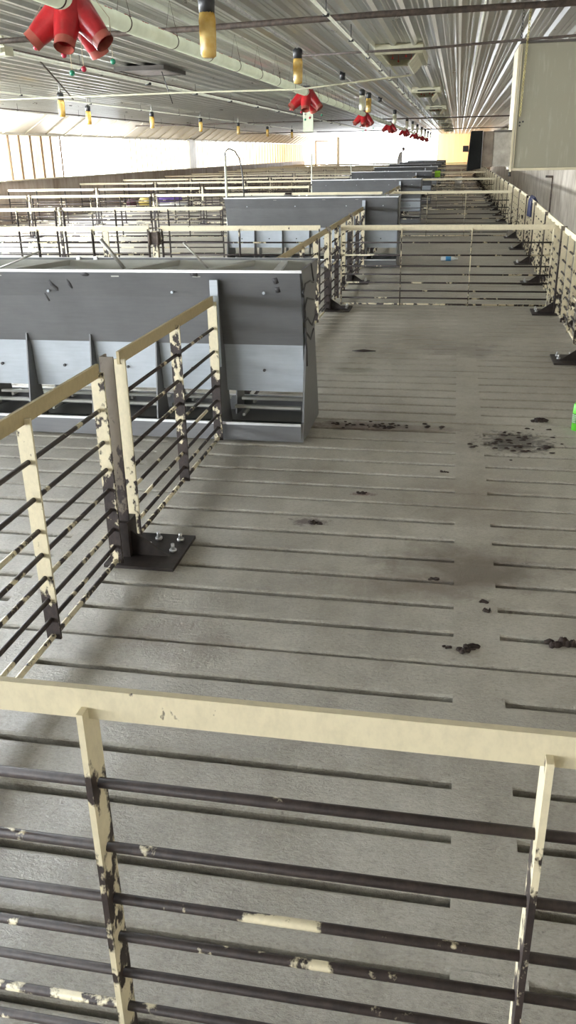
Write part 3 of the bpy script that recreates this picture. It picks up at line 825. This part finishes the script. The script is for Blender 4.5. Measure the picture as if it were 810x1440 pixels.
def draped(name, mat, x, y, w, axis, label, cat, ln=.28, thick=.05):
    m = MB(); n = 10; pts = []
    for i in range(n+1):
        u = -w/2 + w*i/n
        wob = .02*math.sin(i*1.7)
        pr = [(-thick, -ln+wob), (-thick*.9, -.05), (0, .02), (thick*.9, -.05), (thick, -ln*.8-wob), (thick*.5, -ln*.8), (thick*.45, -.04), (0, .003), (-thick*.45, -.04), (-thick*.5, -ln)]
        for a, b in pr:
            a += .008*math.sin(i*2.3+b*20)
            m.v.append((a, u, b) if axis == 'y' else (u, a, b))
    k = 10
    for i in range(n):
        for j in range(k):
            j2 = (j+1) % k
            m.f.append((i*k+j, i*k+j2, (i+1)*k+j2, (i+1)*k+j)); m.sm.append(True)
    m.f.append(tuple(range(k))); m.sm.append(False); m.f.append(tuple(n*k+i for i in range(k))); m.sm.append(False)
    o = m.build(name, mat); o.location = (x, y, .87); return tag(o, label, cat)
draped('navy_cloth', plain('navy_cloth', (.03, .035, .09), .85), 1.195, 14.6, .62, 'y', 'navy blue cloth draped over the top rail of the right fence', 'cloth')
draped('work_jacket', plain('lime_fabric', (.40, .75, .05), .7), -.72, 33.96, .20, 'x', 'lime green jacket draped over a distant cross gate', 'jacket', .20, .06)
# bundles in the left pens
tag(MB().ball((-9.75, 27.3, .20), .22, .2, .20, 14, 8, .05).build('feed_sack', plain('yellow_sack', (.55, .42, .12), .7)), 'dull yellow lumpy sack on the far left pen floor', 'sack')
tag(MB().tube([(-9.45, 27.5, .30), (-9.1, 27.6, .31), (-8.65, 27.7, .30)], [.09, .11, .08], 12).build('rolled_tarp', plain('purple_tarp', (.14, .08, .32), .6)), 'purple rolled tarp lying on a white roll in the far left pens', 'tarp')
tag(MB().tube([(-9.5, 27.45, .10), (-9.0, 27.6, .10), (-8.5, 27.7, .10)], [.09, .10, .08], 12).build('rolled_sheet', wm), 'white rolled sheet lying below the purple tarp in the far left pens', 'roll')
tag(MB().ball((-10.15, 27.1, .17), .17, .16, .17, 12, 8, .07).build('dark_sack', plain('dark_sack', (.10, .035, .05), .8)), 'dark maroon bag left of the yellow sack in the far left pens', 'sack')

# dried manure clumps
cm = plain('dried_manure', (.030, .018, .013), .85, var=.5, scale=60)
cl_ = [(.58, 5.27, .055, .03, 'dark manure clump on the slats near the green can'), (.44, 2.60, .05, .035, 'reddish brown clump in a slot at the right edge of the near floor'),
       (.13, 2.535, .05, .012, 'flat brown smear clump beside the near gate rail, in the middle band'), (.055, 2.53, .018, .010, 'small crumb left of the flat brown smear clump'),
       (.20, 2.80, .022, .014, 'small crumb above the flat smear clump, lower of two'), (.19, 2.87, .022, .012, 'small crumb above the flat smear clump, upper of two'),
       (-.56, 3.50, .035, .015, 'dark clump on the slats right of the nearest left post'), (-.375, 3.905, .030, .010, 'small reddish clump farther up the aisle from the left post'),
       (.00, 3.03, .022, .010, 'small dark crumb at the end of the slot beside the brown stain'), (.02, 4.27, .02, .010, 'small dark crumb in the middle band past the brown stain'),
       (-.33, 5.02, .05, .012, 'dark clump at the foot of the nearest feeder, right of the rusty stain')]
for x, y, r, h, lab in cl_:
    m = MB()
    for j in range(9):
        a = random.uniform(0, 6.28); q = r*random.uniform(.1, .95)
        m.ball((x+math.cos(a)*q*1.2, y+math.sin(a)*q*.6, h*.15), r*random.uniform(.18, .42), r*random.uniform(.14, .3), h*random.uniform(.3, .7), 8, 5, .28)
    tag(m.build('manure_clump', cm), lab, 'manure', 'dried manure clumps on the slats')
m = MB()
for i in range(46):
    x = random.gauss(.40, .11); y = random.gauss(4.82, .11); r = random.uniform(.004, .013)
    m.ball((x, y, .002), r*1.8, r*.8, r*.5, 6, 4, .3)
for i in range(40):
    x = random.uniform(-.68, .0); y = random.gauss(5.05, .03); r = random.uniform(.003, .010)
    m.ball((x, y, .002), r*1.8, r, r*.6, 6, 4, .15)
tag(m.build('manure_crumbs', cm), 'scattered dark manure crumbs on the slats past the near stain', 'manure crumbs', kind='stuff')
# dropped white scrap behind the nearest feeder
tag(MB().tube([(-.80, 7.12, .012), (-.70, 7.10, .02), (-.60, 7.14, .010)], [.004, .012, .004], 8).build('dry_twig', M['dark']), 'thin dark crooked twig on the slats right of the nearest feeder', 'twig')

# ------------------------------------------------------------------ person far away
def person():
    root = thing('person', 'person in pale grey coveralls walking behind the distant feeders, head bowed', 'person', (-3.75, 60.0, 0))
    pm = plain('pale_coverall', (.86, .86, .88), .8, var=.1)
    J = {'pel': (0,0,.98,.15), 'waist': (.01,0,1.12,.14), 'chest': (.05,0,1.35,.16), 'neck': (.12,0,1.53,.045), 'head': (.17,0,1.63,.044), 'crown': (.20,0,1.72,.04),
         'shl': (.07,.17,1.46,.075), 'ell': (.02,.24,1.19,.055), 'wrl': (.10,.24,.95,.04),
         'shr': (.05,-.17,1.46,.075), 'elr': (-.08,-.24,1.20,.055), 'wrr': (-.14,-.25,.94,.04),
         'hpl': (.02,.09,.93,.11), 'knl': (.16,.10,.52,.075), 'anl': (.10,.10,.10,.05), 'tol': (.27,.10,.05,.04),
         'hpr': (0,-.09,.93,.11), 'knr': (-.02,-.10,.50,.075), 'anr': (-.22,-.10,.12,.05), 'tor': (-.06,-.10,.05,.04)}
    E_ = [('pel','waist'),('waist','chest'),('chest','neck'),('neck','head'),('head','crown'),('chest','shl'),('shl','ell'),('ell','wrl'),('chest','shr'),('shr','elr'),('elr','wrr'),
          ('pel','hpl'),('hpl','knl'),('knl','anl'),('anl','tol'),('pel','hpr'),('hpr','knr'),('knr','anr'),('anr','tor')]
    for s, w in (('l', 1), ('r', -1)):      # hands: four fingers and a thumb
        wx, wy, wz, _ = J['wr'+s]
        J['pa'+s] = (wx+.01, wy, wz-.07, .028); E_.append(('wr'+s, 'pa'+s))
        for i in range(4):
            J['f%d%s' % (i, s)] = (wx-.02+.02*i, wy-.005*w, wz-.11, .010); J['g%d%s' % (i, s)] = (wx-.01+.02*i, wy-.02*w, wz-.15-.006*(i in (1, 2)), .008)
            E_ += [('pa'+s, 'f%d%s' % (i, s)), ('f%d%s' % (i, s), 'g%d%s' % (i, s))]
        J['t'+s] = (wx+.06, wy-.01*w, wz-.09, .010); E_.append(('pa'+s, 't'+s))
    names = list(J); me = bpy.data.meshes.new('body')
    me.from_pydata([J[n_][:3] for n_ in names], [(names.index(a), names.index(b)) for a, b in E_], [])
    o = bpy.data.objects.new('body', me); COL.objects.link(o); o.parent = root
    me.materials.append(pm)
    sk = o.modifiers.new('skin', 'SKIN'); sk.use_smooth_shade = True
    if not me.skin_vertices: me.attributes.new('skin', 'FLOAT', 'POINT') if False else None
    sub = o.modifiers.new('sub', 'SUBSURF'); sub.levels = 1; sub.render_levels = 1
    return root, o, names, J
root, body, names, J = person()
if not body.data.skin_vertices:
    bpy.context.view_layer.objects.active = body; body.select_set(True)
    body.modifiers.remove(body.modifiers['skin']); body.modifiers.remove(body.modifiers['sub'])
    bpy.ops.object.modifier_add(type='SKIN'); bpy.ops.object.modifier_add(type='SUBSURF')
    body.modifiers[1].levels = 1; body.modifiers[1].render_levels = 1
for i, n_ in enumerate(names):
    k_ = 1.2 if J[n_][3] > .045 else 1.0
    body.data.skin_vertices[0].data[i].radius = (J[n_][3]*k_, J[n_][3]*k_)
body.data.skin_vertices[0].data[0].use_root = True
skm = plain('skin', (.35, .20, .15), .6); hm_ = plain('dark_cap', (.07, .05, .06), .8)
MB().ball((.225, 0, 1.69), .090, .074, .115, 16, 12).ball((.318, 0, 1.68), .018, .012, .02, 8, 6).ball((.300, .03, 1.70), .010, .012, .008, 8, 6).ball((.300, -.03, 1.70), .010, .012, .008, 8, 6).ball((.295, 0, 1.635), .012, .024, .008, 8, 6).ball((.22, .076, 1.68), .02, .008, .03, 8, 6).ball((.22, -.076, 1.68), .02, .008, .03, 8, 6).build('face', skm, root)
MB().ball((.205, 0, 1.755), .098, .082, .070, 14, 10).build('hair', hm_, root)

# ------------------------------------------------------------------ light
w = bpy.data.worlds.new('World'); sc.world = w; w.use_nodes = True
bg = w.node_tree.nodes['Background']; bg.inputs[0].default_value = (.92, .96, 1.0, 1); bg.inputs[1].default_value = 11.0
def portal(name, loc, rot, sx, sy):
    l = bpy.data.lights.new(name, 'AREA'); l.shape = 'RECTANGLE'; l.size = sx; l.size_y = sy; l.cycles.is_portal = True
    o = bpy.data.objects.new(name, l); COL.objects.link(o); o.location = loc; o.rotation_euler = rot
portal('portal_back', (-7.0, YB-.1, 1.25), (PI/2, 0, PI), 5.0, 2.5)
portal('portal_end', (-5.2, YE+.1, 1.65), (PI/2, 0, 0), 7.3, 2.0)
portal('portal_left', (XL-.1, 27.6, 1.6), (PI/2, 0, PI/2), 5.0, 1.1)

# ------------------------------------------------------------------ camera
p, yaw, roll, F = 0.402586, -0.19191489, -0.0195171972, 1183.58298
cp, sp_ = math.cos(p), math.sin(p)
fw = Vector((math.sin(yaw)*cp, math.cos(yaw)*cp, -sp_)); r = Vector((math.cos(yaw), -math.sin(yaw), 0)); u = r.cross(fw)
c, s = math.cos(roll), math.sin(roll)
r2 = c*r + s*u; u2 = -s*r + c*u
cam = bpy.data.cameras.new('camera'); co = bpy.data.objects.new('camera', cam); COL.objects.link(co)
co.matrix_world = Matrix(((r2.x, u2.x, -fw.x, 0), (r2.y, u2.y, -fw.y, 0), (r2.z, u2.z, -fw.z, 1.57), (0,0,0,1)))
cam.sensor_fit = 'VERTICAL'; cam.sensor_height = 36; cam.lens = F/1440*36; cam.clip_end = 300; cam.clip_start = .05
sc.camera = co
sc.view_settings.view_transform = 'Standard'; sc.view_settings.look = 'None'; sc.view_settings.gamma = 1; sc.view_settings.use_curve_mapping = False
sc.view_settings.exposure = 0.75
sc.cycles.use_denoising = True
sc.cycles.max_bounces = 8; sc.cycles.diffuse_bounces = 5; sc.cycles.glossy_bounces = 4; sc.cycles.sample_clamp_indirect = 6
